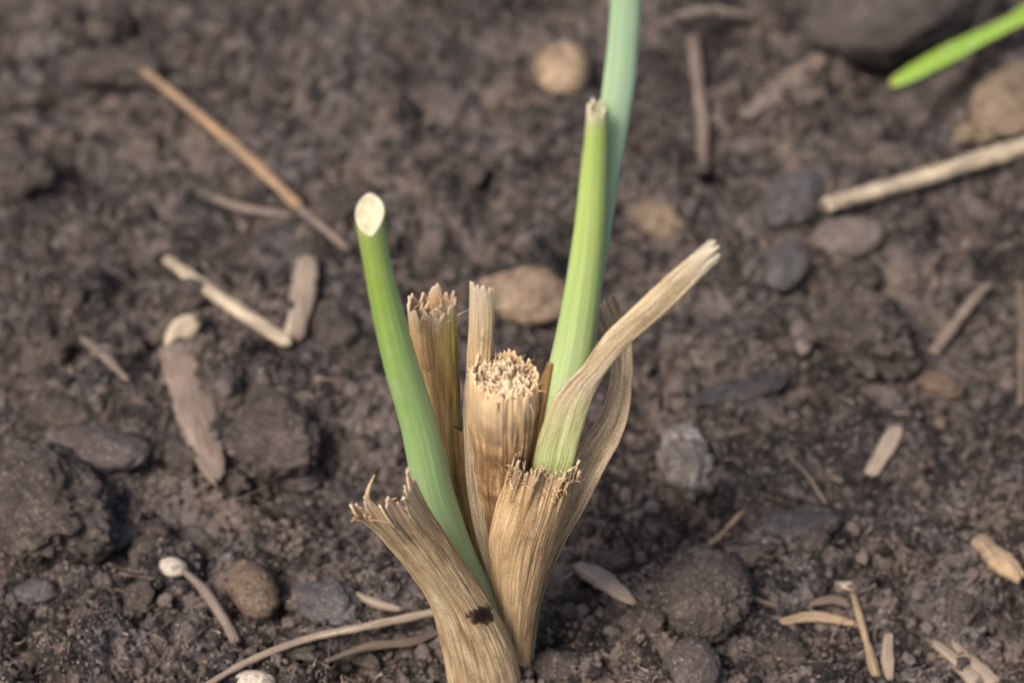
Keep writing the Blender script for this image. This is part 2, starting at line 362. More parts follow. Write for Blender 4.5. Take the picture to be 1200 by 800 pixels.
ROCKS = [
 ('pebble', 'round tan pebble with a small dark dimple behind the green shoots', 'pebble', (627, 84), (692, 80), 64, R_TAN, .8, .04, dict(dimple=True, sink=.15)),
 ('pebble', 'broad brown stone just behind the shoots, left of the yellow green one', 'stone', (556, 338), (674, 350), 70, R_TANB, .7, .13, dict(sink=.27)),
 ('soil_clod', 'large dark overhanging clod at the top right above the bright green leaf', 'clod', (948, 32), (1165, -10), 100, R_GREYCLOD, .95, .14, dict(sink=.12)),
 ('soil_clod', 'tan dusty clod on the right edge between green leaf and long pale straw', 'clod', (1148, 165), (1240, 70), 96, R_CLODT, .6, .25, {}),
 ('pebble', 'dark slate pebble touching the left end of the long pale straw', 'pebble', (905, 262), (958, 200), 66, R_SLATE, .6, .15, dict(facet=.2, sink=.2)),
 ('pebble', 'smooth oval grey brown pebble below the long pale straw', 'pebble', (948, 283), (1038, 272), 50, R_GREY, .65, .08, {}),
 ('pebble', 'blue grey pointed pebble left of the smooth oval pebble', 'pebble', (912, 345), (932, 275), 50, R_SLATE, .7, .12, {}),
 ('pebble', 'small upright grey pebble below the blue grey pointed one', 'pebble', (936, 368), (944, 418), 27, R_GREY, .7, .12, {}),
 ('slate_shard', 'dark flat slate shard lying tilted right of the curled dry leaves', 'stone', (808, 474), (925, 440), 30, R_DARK, .35, .15, dict(facet=.25, sink=.1)),
 ('stone', 'lumpy grey stone crusted with chalky white nodules', 'stone', (791, 490), (818, 592), 58, R_CHALK, .75, .2, dict(fr=1.8, sink=.2)),
 ('soil_clod', 'big egg shaped clod right of the plant with a thin tan twig over it', 'clod', (832, 638), (818, 755), 112, R_CLOD, .65, .12, {}),
 ('stone', 'rounded purple grey stone at the bottom edge below the egg shaped clod', 'stone', (810, 745), (811, 815), 68, R_PURPLE, .8, .08, {}),
 ('soil_clod', 'rough brown clod against the right foot of the plant', 'clod', (622, 785), (690, 778), 42, R_CLOD, .8, .3, {}),
 ('soil_clod', 'crumbly clod between grey seed husk and egg shaped clod', 'clod', (735, 742), (778, 720), 45, R_CLOD, .6, .35, {}),
 ('soil_clod', 'large lumpy clod left of the plant, below the pale straw', 'clod', (300, 450), (350, 560), 108, R_CLOD, .65, .2, {}),
 ('stone', 'grey stone tucked under the lower edge of the large lumpy clod', 'stone', (318, 548), (378, 562), 42, R_PURPLE, .7, .2, {}),
 ('soil_clod', 'small rough clod between the brown bark strip and the large lumpy clod', 'clod', (245, 430), (275, 490), 50, R_CLOD, .6, .3, {}),
 ('soil_clod', 'huge purple brown clod cut by the left edge of the frame', 'clod', (-30, 535), (110, 640), 150, R_CLOD, .6, .24, {}),
 ('soil_clod', 'smooth long clod with pinkish rim above the huge left clod', 'clod', (65, 520), (172, 535), 55, R_PURPLE, .6, .12, {}),
 ('soil_clod', 'dark low clod above the smooth long clod at the left', 'clod', (20, 478), (120, 492), 50, R_CLOD, .5, .2, {}),
 ('pebble', 'blue grey slate pebble below the huge left clod', 'pebble', (76, 640), (163, 622), 42, R_SLATE, .55, .15, dict(facet=.2, sink=.2)),
 ('pebble', 'small slate pebble at the lower left corner, by the left edge', 'pebble', (16, 696), (72, 690), 32, R_SLATE, .6, .2, dict(facet=.2, sink=.2)),
 ('pebble', 'tan brown egg shaped pebble right of the white tipped root', 'pebble', (280, 655), (312, 725), 54, R_BROWN, .75, .12, dict(sink=.2)),
 ('stone', 'rough dark grey stone above the thin bent straw, left of the plant', 'stone', (352, 690), (420, 722), 58, R_SLATE, .65, .25, {}),
 ('pebble', 'off white pebble peeking in at the bottom edge under the straw', 'pebble', (272, 796), (322, 798), 26, R_WHITE, .7, .08, {}),
 ('soil_clod', 'greyish brown clod just left of the tall cut green shoot', 'clod', (385, 350), (402, 415), 55, R_CLOD, .6, .3, {}),
 ('soil_clod', 'crumbly pale brown clod right of the small upright pebble', 'clod', (960, 360), (1060, 420), 95, R_CLODT and R_CLOD, .5, .45, dict(fr=2)),
 ('pebble', 'small brown pebble near the right edge below the short stick', 'pebble', (1070, 435), (1128, 462), 30, R_BROWN, .6, .2, {}),
 ('stone', 'worn dark stone in the hollow right of the chalky stone', 'stone', (895, 620), (985, 608), 48, R_DARK, .4, .2, {}),
 ('soil_clod', 'blurred clod in the far upper left of the photo', 'clod', (70, 70), (200, 85), 40, R_CLOD, .6, .3, {}),
 ('soil_clod', 'blurred grey clod at the left edge above the pale straw', 'clod', (-20, 210), (60, 190), 60, R_CLOD, .6, .3, {}),
 ('soil_clod', 'soft brown clod between the far stick and the round tan pebble', 'clod', (745, 240), (800, 275), 40, R_CLODT, .6, .35, {}),
 ('soil_clod', 'low brown clod under the cut end of the far twig', 'clod', (365, 250), (420, 235), 36, R_CLOD, .6, .3, {}),
 ('pebble', 'small tan lump under the stem end of the bright green leaf', 'pebble', (1118, 158), (1160, 148), 26, R_CLODT, .6, .3, {}),
]
for (nm, lb, ct, p0, p1, wd, mt, fl, am, kw) in ROCKS:
    rock(nm, lb, ct, p0, p1, wd, mt, flat=fl, amp=am, group=None, sub=5 if wd > 44 and p0[1] > 250 else 4, **kw)
# unnamed small clods nothing tells apart
for i in range(70):
    px = rng.uniform(0, 1200); py = 800*rng.uniform(.0, 1)**.9
    if 470 < px < 700 and py > 540: continue
    s_ = rng.uniform(13, 30)*(.6+.5*py/800); an = rng.uniform(0, 3.14)
    rock('small_clod', 'small dark brown soil clod among many on the bare ground', 'clod', (px-s_*math.cos(an), py-s_*.6*math.sin(an)), (px+s_*math.cos(an), py+s_*.6*math.sin(an)), s_*rng.uniform(.9, 1.5), R_CLOD, flat=.8, amp=.45, fr=1.6, sub=3, group='small soil clods on the ground')

# ------------------------------------------------------------------ lofted blades: rows of left/right edge points
def cr(rows, t):
    """Catmull-Rom through rows at t in 0..1 (vectorised)"""
    rows = np.asarray(rows, float); n = len(rows)-1; t = np.asarray(t)*n
    i = np.clip(np.floor(t).astype(int), 0, n-1); f = (t-i)[..., None]
    g = lambda k: rows[np.clip(k, 0, n)]
    p0, p1, p2, p3 = g(i-1), g(i), g(i+1), g(i+2)
    p0 = np.where((i == 0)[..., None], 2*p1-p2, p0); p3 = np.where((i+2 > n)[..., None], 2*p2-p1, p3)
    return .5*((2*p1)+(-p0+p2)*f+(2*p0-5*p1+4*p2-p3)*f*f+(-p0+3*p1-3*p2+p3)*f**3)
def loft(name, rows, mat, parent, nu=60, nv=120, closed=False, bulge=1.0, span=1.0, jag=None, jagzone=.25, ridge=.012, ridgef=26, seed=0,
         thick=.03, flare=0.0, cut=None, fold=0.0, label=None, wav=.0):
    """rows, root first: (xl, yl, xr, yr, depth[, depth2]) photo points of both edges in the upright plane y=depth"""
    rows = [tuple(r) if len(r) == 6 else (*r, r[4]) for r in rows]
    E = np.array([np.concatenate([PL(r[0], r[1], r[4]), PL(r[2], r[3], r[5])]) for r in rows])
    u = np.linspace(0, 1, nu, endpoint=not closed); tj = np.linspace(0, 1, nv)
    T, Uu = np.meshgrid(tj, u, indexing='ij')
    dz = np.zeros(nu) if jag is None else jag(u)
    if cut is not None: dz = dz+cut*(.45*(1+np.cos(2*np.pi*u))/2+.55*np.abs(1-2*u)**1.1)      # oblique cut of a closed stem, u=0 faces the viewer
    k = np.clip((T-(1-jagzone))/jagzone, 0, 1); T2 = np.clip(T+dz[None, :]*k, 0, 1)
    Q = cr(E, T2); Lp, Rp = Q[..., :3], Q[..., 3:]
    Qa = cr(E, np.clip(T2-.02, 0, 1)); Qb = cr(E, np.clip(T2+.02, 0, 1)); tan = (Qb-Qa)[..., :3]+(Qb-Qa)[..., 3:]
    a = (Rp-Lp)/2; C = (Rp+Lp)/2; wd = np.linalg.norm(a, axis=-1, keepdims=True)
    n = np.cross(a, tan); n /= np.linalg.norm(n, axis=-1, keepdims=True)+1e-9; n = np.where((n[..., 1:2] > 0), -n, n)
    if closed: th = 2*np.pi*Uu
    else: th = (Uu-.5)*np.pi*span
    s = np.sin(th)/(1 if closed else math.sin(min(math.pi/2, math.pi*span/2))); c = np.cos(th)
    base = 0 if closed else math.cos(math.pi*span/2)
    vlen = np.concatenate([[0], np.cumsum(np.linalg.norm(np.diff(.5*(E[:, :3]+E[:, 3:]), axis=0), axis=1))])
    nn = T2*(len(E)-1); vcm = np.interp(nn, np.arange(len(E)), vlen)
    def rdg(q):
        w_ = .25*vnoise(q*4, vcm*.6, seed+70)
        return ridge*(.75*fbm((q+w_/ridgef)*ridgef*.55+seed*11, vcm*.6+seed, 2, seed+5)+.45*vnoise(q*ridgef*1.9, vcm*1.3, seed+9)+.35*vnoise(q*ridgef*4.3, vcm*2.2, seed+8)+.35*vnoise(q*5, vcm*2.5, seed+6))
    rd = rdg(Uu)
    if closed:                                                        # blend the seam
        wgt = np.clip((Uu-.9)/.1, 0, 1); rd = rd*(1-wgt)+wgt*rdg(Uu-1)
    out = n*c[..., None]+a/wd*s[..., None]; out /= np.linalg.norm(out, axis=-1, keepdims=True)+1e-9
    P = C+a*s[..., None]+n*(wd*bulge*(c-base)[..., None])+out*rd[..., None]
    if fold: P = P+n*(fold*wd*np.abs(s)[..., None])
    if wav: P = P+n*(wav*vnoise(vcm*.8, Uu*1.5, seed+77)[..., None])+a/wd*(wav*.6*vnoise(vcm*.7+4, Uu*0+2, seed+78)[..., None])
    if flare:                                                         # broken teeth splay
        g = vnoise(Uu*ridgef*.8, Uu*0+seed, seed+30)
        P = P+n*(flare*(k**2)*g)[..., None]
    V = P.reshape(-1, 3); uv = np.stack([Uu, vcm], -1).reshape(-1, 2)
    o = mk(name, V, gridfaces(nv, nu, closed), mat, parent, uv=uv, frac=T2)
    if thick:
        md = o.modifiers.new('thickness', 'SOLIDIFY'); md.thickness = thick*S; md.offset = 0
    if label: o['label'] = label
    return o, P
def jagger(seed, depth, fine=.3, teeth=14, gap=.25):
    def f(u):
        r = np.random.RandomState(seed); ph = r.rand()*10
        big = vnoise(u*teeth*.4+ph, u*0, seed); x = u*teeth+ph+.35*vnoise(u*teeth*.7, u*0, seed+1); fr = x-np.floor(x)
        tip = h2(np.floor(x), np.floor(x)*0, seed+2); pk = .25+.5*h2(np.floor(x), np.floor(x)*0, seed+3)
        tri = np.where(fr < pk, fr/pk, (1-fr)/(1-pk))**.7
        return -depth*(.42*(1-tri)*(.5+tip)+.35*tip+.25*(big*.5+.5)+fine*.2*h2(np.floor(u*90), np.floor(u*0), seed+5))
    return f
def fibres(name, starts, mat, parent, seed=0, r0=.012, kind=True, ln=(.1, .35), spread=.5, label=None, ns=5):
    """short broken fibres: starts = [(point, direction)]"""
    r = np.random.RandomState(seed); V = []; F = []; UV = []
    for p, d in starts:
        L = r.uniform(*ln); rad = r0*r.uniform(.5, 1.6); d = np.asarray(d, float)+r.normal(size=3)*spread; d /= np.linalg.norm(d)
        side = np.cross(d, [.3, .9, .2]); side /= np.linalg.norm(side); s2 = np.cross(d, side); bend = r.normal(size=3)*.35*L
        b = len(V); uu = r.rand()
        for k in range(ns):
            t = k/(ns-1); c = np.asarray(p)+d*L*t+bend*t*t; q = rad*(1-.8*t**1.5)
            for j in range(5):
                an = j*1.2566; V.append(c+(side*math.cos(an)*1.3+s2*math.sin(an)*.7)*q); UV.append((uu, t*L))
        for k in range(ns-1):
            for j in range(5):
                F.append((b+k*5+j, b+k*5+(j+1) % 5, b+(k+1)*5+(j+1) % 5, b+(k+1)*5+j))
        F.append(tuple(b+(ns-1)*5+j for j in range(5)))
    o = mk(name, V, F, mat, parent, uv=UV)
    if kind: o['kind'] = 'stuff'
    if label: o['label'] = label
    return o

# ------------------------------------------------------------------ the cut plant
plant = bpy.data.objects.new('cut_plant', None); COL.objects.link(plant); plant.empty_display_size = .02
tag(plant, 'cut back clump of green shoots and torn straw coloured sheaths growing from bare soil', 'plant')

LEFTG = green_mat('fresh green shoot', [(0, (.52, .60, .34)), (.30, (.42, .58, .28)), (.5, (.34, .51, .17)), (.72, (.33, .47, .08)), (.86, (.38, .48, .12)), (.95, (.42, .52, .16)), (1, (.62, .62, .33))], 1,
                  ((.44, .60, .36), [(.0, 0.0), (.08, 0.2), (.2, .8), (.35, 0.0), (1, 0.0)]))
RIGHTG = green_mat('yellow green shoot', [(0, (.52, .58, .32)), (.25, (.56, .64, .36)), (.4, (.56, .69, .33)), (.62, (.52, .66, .21)), (.88, (.48, .62, .15)), (.93, (.56, .60, .24)), (.955, (.80, .72, .54))], 1,
                   ((.40, .64, .36), [(.0, 0.0), (.10, 0.1), (.24, 1.0), (.4, 0.0), (1, 0.0)]))
TALLG = green_mat('blue green leaf', [(0, (.54, .68, .40)), (.4, (.52, .72, .45)), (1, (.50, .70, .40))], 1,
                  ((.52, .70, .53), [(.0, .1), (.45, .2), (.9, 1.0), (1, .8)]), streak=22, rough=.42)
PITH = plain_mat('pale cut flesh', (0.425, 0.344, 0.205), (0.595, 0.517, 0.357), 1500, .5, .0001)
BROKEN = plain_mat('bleached broken fibre', (0.481, 0.355, 0.217), (0.802, 0.643, 0.451), 1800, .7, .0003)
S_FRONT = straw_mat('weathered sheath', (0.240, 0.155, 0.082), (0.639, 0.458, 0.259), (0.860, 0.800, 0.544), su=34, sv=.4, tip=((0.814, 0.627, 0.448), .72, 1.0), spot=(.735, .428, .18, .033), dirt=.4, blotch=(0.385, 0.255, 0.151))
S_RIGHT = straw_mat('golden brown sheath', (0.321, 0.205, 0.101), (0.620, 0.429, 0.234), (0.825, 0.622, 0.384), su=26, sv=.35, dirt=.3, blotch=(0.413, 0.249, 0.116), tip=((0.443, 0.321, 0.225), .84, .98))
S_CURL = straw_mat('curled dry leaf', (0.507, 0.373, 0.202), (0.845, 0.659, 0.405), (0.860, 0.800, 0.640), su=18, sv=.35, dirt=.15, green=((0.649, 0.800, 0.312), -.2, .3, .22, .5), tip=((0.860, 0.800, 0.640), .84, 1.0), trans=.2)
S_BACK = straw_mat('pale curled dry leaf', (.50, .37, .225), (.76, .61, .42), (.86, .75, .58), su=16, sv=.35, dirt=.2, blotch=(.42, .31, .2), trans=.35)
S_STUMP = straw_mat('stump bark', (0.158, 0.074, 0.031), (0.445, 0.270, 0.126), (0.762, 0.529, 0.293), su=30, sv=.6, dirt=.9, blotch=(0.143, 0.077, 0.039), tip=((0.805, 0.587, 0.349), .60, 1.0), trans=0)
S_OLIVE = straw_mat('olive brown stump bark', (0.270, 0.143, 0.060), (0.586, 0.370, 0.177), (0.845, 0.599, 0.356), su=22, sv=.5, dirt=.4, blotch=(0.329, 0.164, 0.070), green=((0.422, 0.350, 0.099), .02, .10, .66, .35), trans=0, tip=((.74, .59, .43), .86, 1.0))
S_HUSK = straw_mat('pale husk strip', (0.446, 0.294, 0.149), (0.752, 0.534, 0.306), (0.860, 0.720, 0.473), su=16, sv=.5, dirt=.15, tip=((.76, .64, .48), .7, 1.0))
S_RUST = straw_mat('rusty brown bract', (.18, .085, .03), (.40, .23, .09), (.58, .39, .20), su=12, sv=.4, dirt=.3)

# tall leaf behind, runs out of the top of the picture
tall, _ = loft('tall_leaf', [(600, 800, 612, 800, .35), (612, 640, 630, 640, .4), (640, 500, 662, 500, .43), (668, 400, 690, 400, .45), (684, 300, 710, 300, .45), (696, 200, 725, 200, .42), (707, 110, 741, 110, .4),
      (715, 40, 747, 40, .36), (719, -30, 750, -30, .3), (722, -110, 748, -110, .2), (730, -190, 740, -190, .1)], TALLG, plant, nu=30, nv=120, bulge=.42, ridge=.004, ridgef=9, thick=.05, label='tall blue green leaf running out of the top of the photo')
# right cut shoot
rs, Prs = loft('green_shoot', [(596, 810, 612, 810, .15), (608, 640, 642, 640, .2), (624, 540, 670, 540, .2), (639, 455, 688, 455, .15), (656, 378, 699, 378, .12), (673, 280, 708, 280, .1), (682, 203, 710.5, 203, .1), (687, 160, 710.5, 160, .08), (691.5, 113, 710, 113, .05)],
      RIGHTG, plant, nu=72, nv=150, closed=True, bulge=.9, ridge=.0035, ridgef=16, thick=.05, jag=jagger(3, .075, teeth=7), jagzone=.09, label='yellow green shoot with a ragged white cut end')
# left cut shoot
ls, Pls = loft('green_shoot', [(574, 800, 612, 800, .0), (545, 720, 592, 720, -.05), (517, 650, 558, 650, -.12), (486, 575, 532, 575, -.2), (469.5, 500, 513.5, 500, -.25), (449, 425, 490, 425, -.3), (433, 350, 469, 350, -.33), (424.5, 300, 457, 300, -.35), (417.5, 262, 451, 256, -.35), (418, 236, 448, 236, -.35)],
      LEFTG, plant, nu=72, nv=150, closed=True, bulge=.95, ridge=.003, ridgef=14, thick=0, cut=-.135, jagzone=.26, label='green shoot cut off on a slant, showing its pale flesh')
def cap(name, ring, mat, parent, dip=.0, rough=.01, nr=7, seed=0, inner=None):
    c = ring.mean(0); n = len(ring); V = []; F = []
    e1 = ring-c; nrm = np.cross(e1[0], e1[n//4]); nrm /= np.linalg.norm(nrm); nrm = nrm if nrm[2] > 0 else -nrm
    for k in range(nr):
        f = 1-k/(nr-1)*.98
        for j in range(n):
            p = c+e1[j]*f; V.append(p+nrm*(-dip*(1-f*f)+rough*mn.noise(Vector(p*6+seed))*(1-f*f)**.3*2+.004))
    for k in range(nr-1):
        for j in range(n): F.append((k*n+j, k*n+(j+1) % n, (k+1)*n+(j+1) % n, (k+1)*n+j))
    F.append(tuple((nr-1)*n+j for j in range(n)))
    return mk(name, V, F, mat, parent, uv=[(0, 0)]*len(V))
ring = Pls[-1]; cap('cut_face', ring, PITH, ls, dip=.03, rough=.012)
# pale flesh rim round the slanted cut
rim = []; rf = []
n_ = len(ring); cc = ring.mean(0)
for k, (f, dn) in enumerate(((1.012, -.02), (1.015, .010), (.95, .014), (.88, .0))):
    for j in range(n_): rim.append(cc+(ring[j]-cc)*f+np.array([0, -.3, .6])*dn)
rf = [(k*n_+j, k*n_+(j+1) % n_, (k+1)*n_+(j+1) % n_, (k+1)*n_+j) for k in range(3) for j in range(n_)]
mk('cut_rim', rim, rf, plain_mat('cream cut skin', (.52, .49, .33), (.66, .62, .46), 1200, .5, .00005), ls, uv=[(0, 0)]*len(rim))
ring2 = Prs[-8]; cap('cut_face', ring2*1.0, PITH, rs, dip=.05, rough=.03)
fibres('torn_fibres', [(Prs[-3][j], (0, -.1, 1)) for j in range(0, 72, 5)], BROKEN, rs, seed=4, ln=(.03, .11), r0=.013, spread=.25)

# back left stump
bs, Pbs = loft('dry_stump', [(560, 800, 600, 800, .4), (528, 660, 575, 660, .5), (512, 590, 556, 590, .6), (500, 520, 542, 520, .65), (490, 450, 537, 450, .7), (482, 390, 535, 390, .72), (478, 342, 534, 342, .72)],
      S_OLIVE, plant, nu=110, nv=130, closed=True, bulge=.85, ridge=.03, ridgef=22, seed=2, thick=.04, jag=jagger(5, .09, teeth=13, fine=.7), jagzone=.2, flare=.07, label='narrow brown stump with an olive streak and ragged top')
def tuft(P, back, parent, mat, seed, n=60, ln=(.08, .25), r0=.02, spread=.35, up=(0, -.05, 1)):
    ring = P[back]; c = ring.mean(0); r = np.random.RandomState(seed); st = []
    for i in range(n):
        j = r.randint(len(ring)); f = r.rand()**.5*.97; st.append((c+(ring[j]-c)*f-np.array([0, 0, .03]), up))
    return fibres('broken_fibres', st, mat, parent, seed=seed, ln=ln, r0=r0, spread=spread)
cap('pith', Pbs[-13], BROKEN, bs, dip=.02, rough=.09, nr=12)
tuft(Pbs, -10, bs, BROKEN, 11, n=70, ln=(.08, .28))
# pale husk strip standing behind the centre stump
hk, Phk = loft('husk_strip', [(575, 720, 590, 720, .15), (562, 640, 580, 640, .2), (548, 560, 572, 560, .3), (545, 480, 573, 480, .42), (548, 420, 576, 420, .5), (551, 370, 578, 370, .55), (552, 322, 577, 328, .55)],
      S_HUSK, plant, nu=60, nv=120, bulge=.55, ridge=.014, ridgef=10, seed=4, thick=.03, jag=jagger(8, .07, teeth=5), jagzone=.15, flare=.01, label='thin pale husk strip standing upright between the stumps')
hs, _ = loft('husk_strip', [(584, 710, 588, 710, .0), (562, 640, 575, 640, -.02), (548, 575, 566, 575, .05), (544, 500, 562, 500, .2), (544, 462, 558, 458, .25), (549, 430, 556, 430, .3)],
      S_BACK, plant, nu=30, nv=90, bulge=.4, ridge=.012, ridgef=7, seed=6, thick=.025, jag=jagger(9, .05, teeth=3), label='narrow yellowish husk strip pressed against the left of the centre stump')
# centre stump, ragged rosette of layers on top
cs, Pcs = loft('dry_stump', [(580, 760, 612, 760, .3), (570, 660, 612, 660, .25), (562, 580, 618, 580, .2), (556, 520, 625, 520, .15), (551, 472, 630, 474, .12), (554, 424, 628, 430, .1)],
      S_STUMP, plant, nu=150, nv=130, closed=True, bulge=.95, ridge=.048, ridgef=30, seed=9, thick=.04, jag=jagger(12, .07, teeth=34, fine=1.6), jagzone=.14, flare=.04, label='thick straw coloured centre stump with a frayed top of rolled layers')
top = Pcs[-5]; tc = top.mean(0)
cap('pith', Pcs[-9], BROKEN, cs, dip=-.16, rough=.10, nr=16, seed=3)
for i, (f, hgt) in enumerate(((.86, .02), (.70, .05), (.54, .07), (.38, .09), (.2, .11))):     # rolled leaf layers
    nC = 90; V = []; 
    jj = jagger(20+i, .16, teeth=22-3*i)(np.linspace(0, 1, nC)); nz = 7
    for r_ in range(nz):
        t = r_/(nz-1)
        for j in range(nC):
            q = tc+(top[int(j*len(top)/nC)]-tc)*(f+.10*mn.noise(Vector((j*.22, i*3, r_*.3)))+.05*mn.noise(Vector((j*.9, i*3, 4)))+.07*t)
            V.append(q+np.array([0, 0, -.16+t*(.20+hgt*2.2+jj[j]*1.7)+.03*t*mn.noise(Vector((j*.9, i, 2)))]))
    o = mk('leaf_layer', V, gridfaces(nz, nC, True), BROKEN, cs, uv=[(0, 0)]*len(V)); md = o.modifiers.new('thickness', 'SOLIDIFY'); md.thickness = .028*S
tuft(Pcs, -6, cs, BROKEN, 15, n=260, ln=(.06, .19), r0=.020, spread=.9); tuft(Pcs, -6, cs, S_STUMP, 16, n=150, ln=(.07, .2), r0=.016, spread=.8)
fibres('frayed_bark', [(Pcs[-6-int(14*random.random())][j], (random.uniform(-.2, .5), -.3, .8)) for j in range(20, 60, 2)], S_HUSK, cs, seed=6, ln=(.1, .25), r0=.014, spread=.35)
# rusty bract between stump and yellow green shoot
loft('bract', [(612, 560, 640, 560, .05), (617, 520, 637, 522, .05), (624, 480, 641, 484, .02), (633, 450, 646, 452, 0), (642, 424, 649, 425, 0)], S_RUST, plant, nu=24, nv=60, bulge=.5, ridge=.01, ridgef=8, seed=3, thick=.03, label='small pointed rusty brown bract')
loft('bract', [(580, 790, 610, 790, .05), (566, 700, 586, 700, .08), (552, 640, 577, 640, .12), (541, 590, 566, 590, .22), (534, 540, 556, 545, .3), (531, 500, 548, 505, .4)], S_RUST, plant, nu=30, nv=80, bulge=.5, ridge=.014, ridgef=8, seed=13, thick=.03, label='dark brown sheath strip between left shoot and right sheath')
# pale dry leaf curling behind
loft('curled_dry_leaf', [(602, 870, 622, 870, .05), (600, 800, 622, 800, .08), (604, 700, 632, 712, .1), (622, 640, 655, 648, .12), (640, 590, 684, 596, .16), (664, 545, 708, 548, .25), (684, 516, 725, 519, .32), (705, 485, 736, 487, .38), (715, 450, 740, 450, .42), (718, 415, 740, 408, .5), (708, 385, 729, 373, .6), (694, 350, 716, 342, .75)],
     S_BACK, plant, nu=60, nv=170, bulge=-.45, ridge=.014, ridgef=12, seed=21, thick=.025, jag=jagger(30, .06, teeth=4), jagzone=.14, flare=.04, wav=.03, label='pale dry leaf bowed outwards behind the twisted one')
# torn right sheath wrapped round the base
rsh, Prsh = loft('torn_sheath', [(600, 880, 620, 880, -.05), (594, 830, 621, 830, -.05), (588, 775, 621, 775, -.05), (583, 722, 626, 722, -.08), (577, 676, 637, 676, -.12), (574, 632, 650, 632, -.16), (580, 600, 661, 602, -.2), (592, 560, 673, 562, -.22), (604, 508, 684, 532, -.22)],
     S_RIGHT, plant, nu=130, nv=140, bulge=.62, ridge=.015, ridgef=30, seed=31, thick=.035, jag=jagger(33, .11, teeth=31, fine=1.4), jagzone=.22, flare=.16, label='golden brown torn sheath flaring out on the right of the clump')
# twisted dry leaf reaching up to the right
cl, Pcl = loft('curled_dry_leaf', [(612, 660, 628, 660, .0), (618, 600, 642, 600, -.05), (624, 550, 668, 552, -.08), (631, 515, 677, 519, -.1), (646, 474, 691, 472, -.14), (662, 450, 703, 446, -.18), (683, 430, 716, 428, -.22), (712, 390, 741, 399, -.28), (758, 346, 779, 367, -.35), (802, 307, 818, 327, -.42), (843, 273, 858, 287, -.5)],
     S_CURL, plant, nu=60, nv=190, bulge=.13, ridge=.010, ridgef=14, seed=41, thick=.03, jag=jagger(44, .075, teeth=4), jagzone=.12, flare=.03, label='long twisted straw coloured leaf, greenish at its foot, reaching up right')
# front left torn sheath
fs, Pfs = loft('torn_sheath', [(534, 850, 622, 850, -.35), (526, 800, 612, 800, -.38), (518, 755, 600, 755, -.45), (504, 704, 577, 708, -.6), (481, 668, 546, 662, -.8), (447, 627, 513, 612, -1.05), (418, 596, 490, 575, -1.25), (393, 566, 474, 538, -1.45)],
     S_FRONT, plant, nu=150, nv=150, bulge=.55, ridge=.019, ridgef=30, seed=51, thick=.035, jag=jagger(56, .24, teeth=12, fine=.3), jagzone=.35, flare=.12, label='weathered torn sheath leaning left with a notch shadow painted as a dark spot')
fibres('torn_fibres', [(Pfs[-3][j], (Pfs[-3][j]-Pfs[-20][j])/np.linalg.norm(Pfs[-3][j]-Pfs[-20][j])) for j in range(3, 148, 6)], BROKEN, fs, seed=8, ln=(.06, .2), r0=.014, spread=.2)
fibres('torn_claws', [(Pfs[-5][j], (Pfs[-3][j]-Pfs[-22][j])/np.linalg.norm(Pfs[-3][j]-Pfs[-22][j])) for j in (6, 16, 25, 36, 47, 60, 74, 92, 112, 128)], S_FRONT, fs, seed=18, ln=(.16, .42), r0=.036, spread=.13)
fibres('torn_fibres', [(Prsh[-2-int(random.random()*6)][j], (0.1, -.2, 1)) for j in range(2, 128, 2)], BROKEN, rsh, seed=9, ln=(.05, .2), r0=.016, spread=.45)
fibres('torn_fibres', [(Prsh[-4-int(random.random()*14)][j], (0.1, -.35, .8)) for j in range(1, 128, 2)], S_RIGHT, rsh, seed=19, ln=(.08, .24), r0=.022, spread=.4)
fibres('torn_fibres', [(Pcl[-3][j], (Pcl[-3][j]-Pcl[-10][j])/np.linalg.norm(Pcl[-3][j]-Pcl[-10][j])) for j in range(2, 58, 7)], S_HUSK, cl, seed=10, ln=(.05, .12), r0=.016, spread=.12)

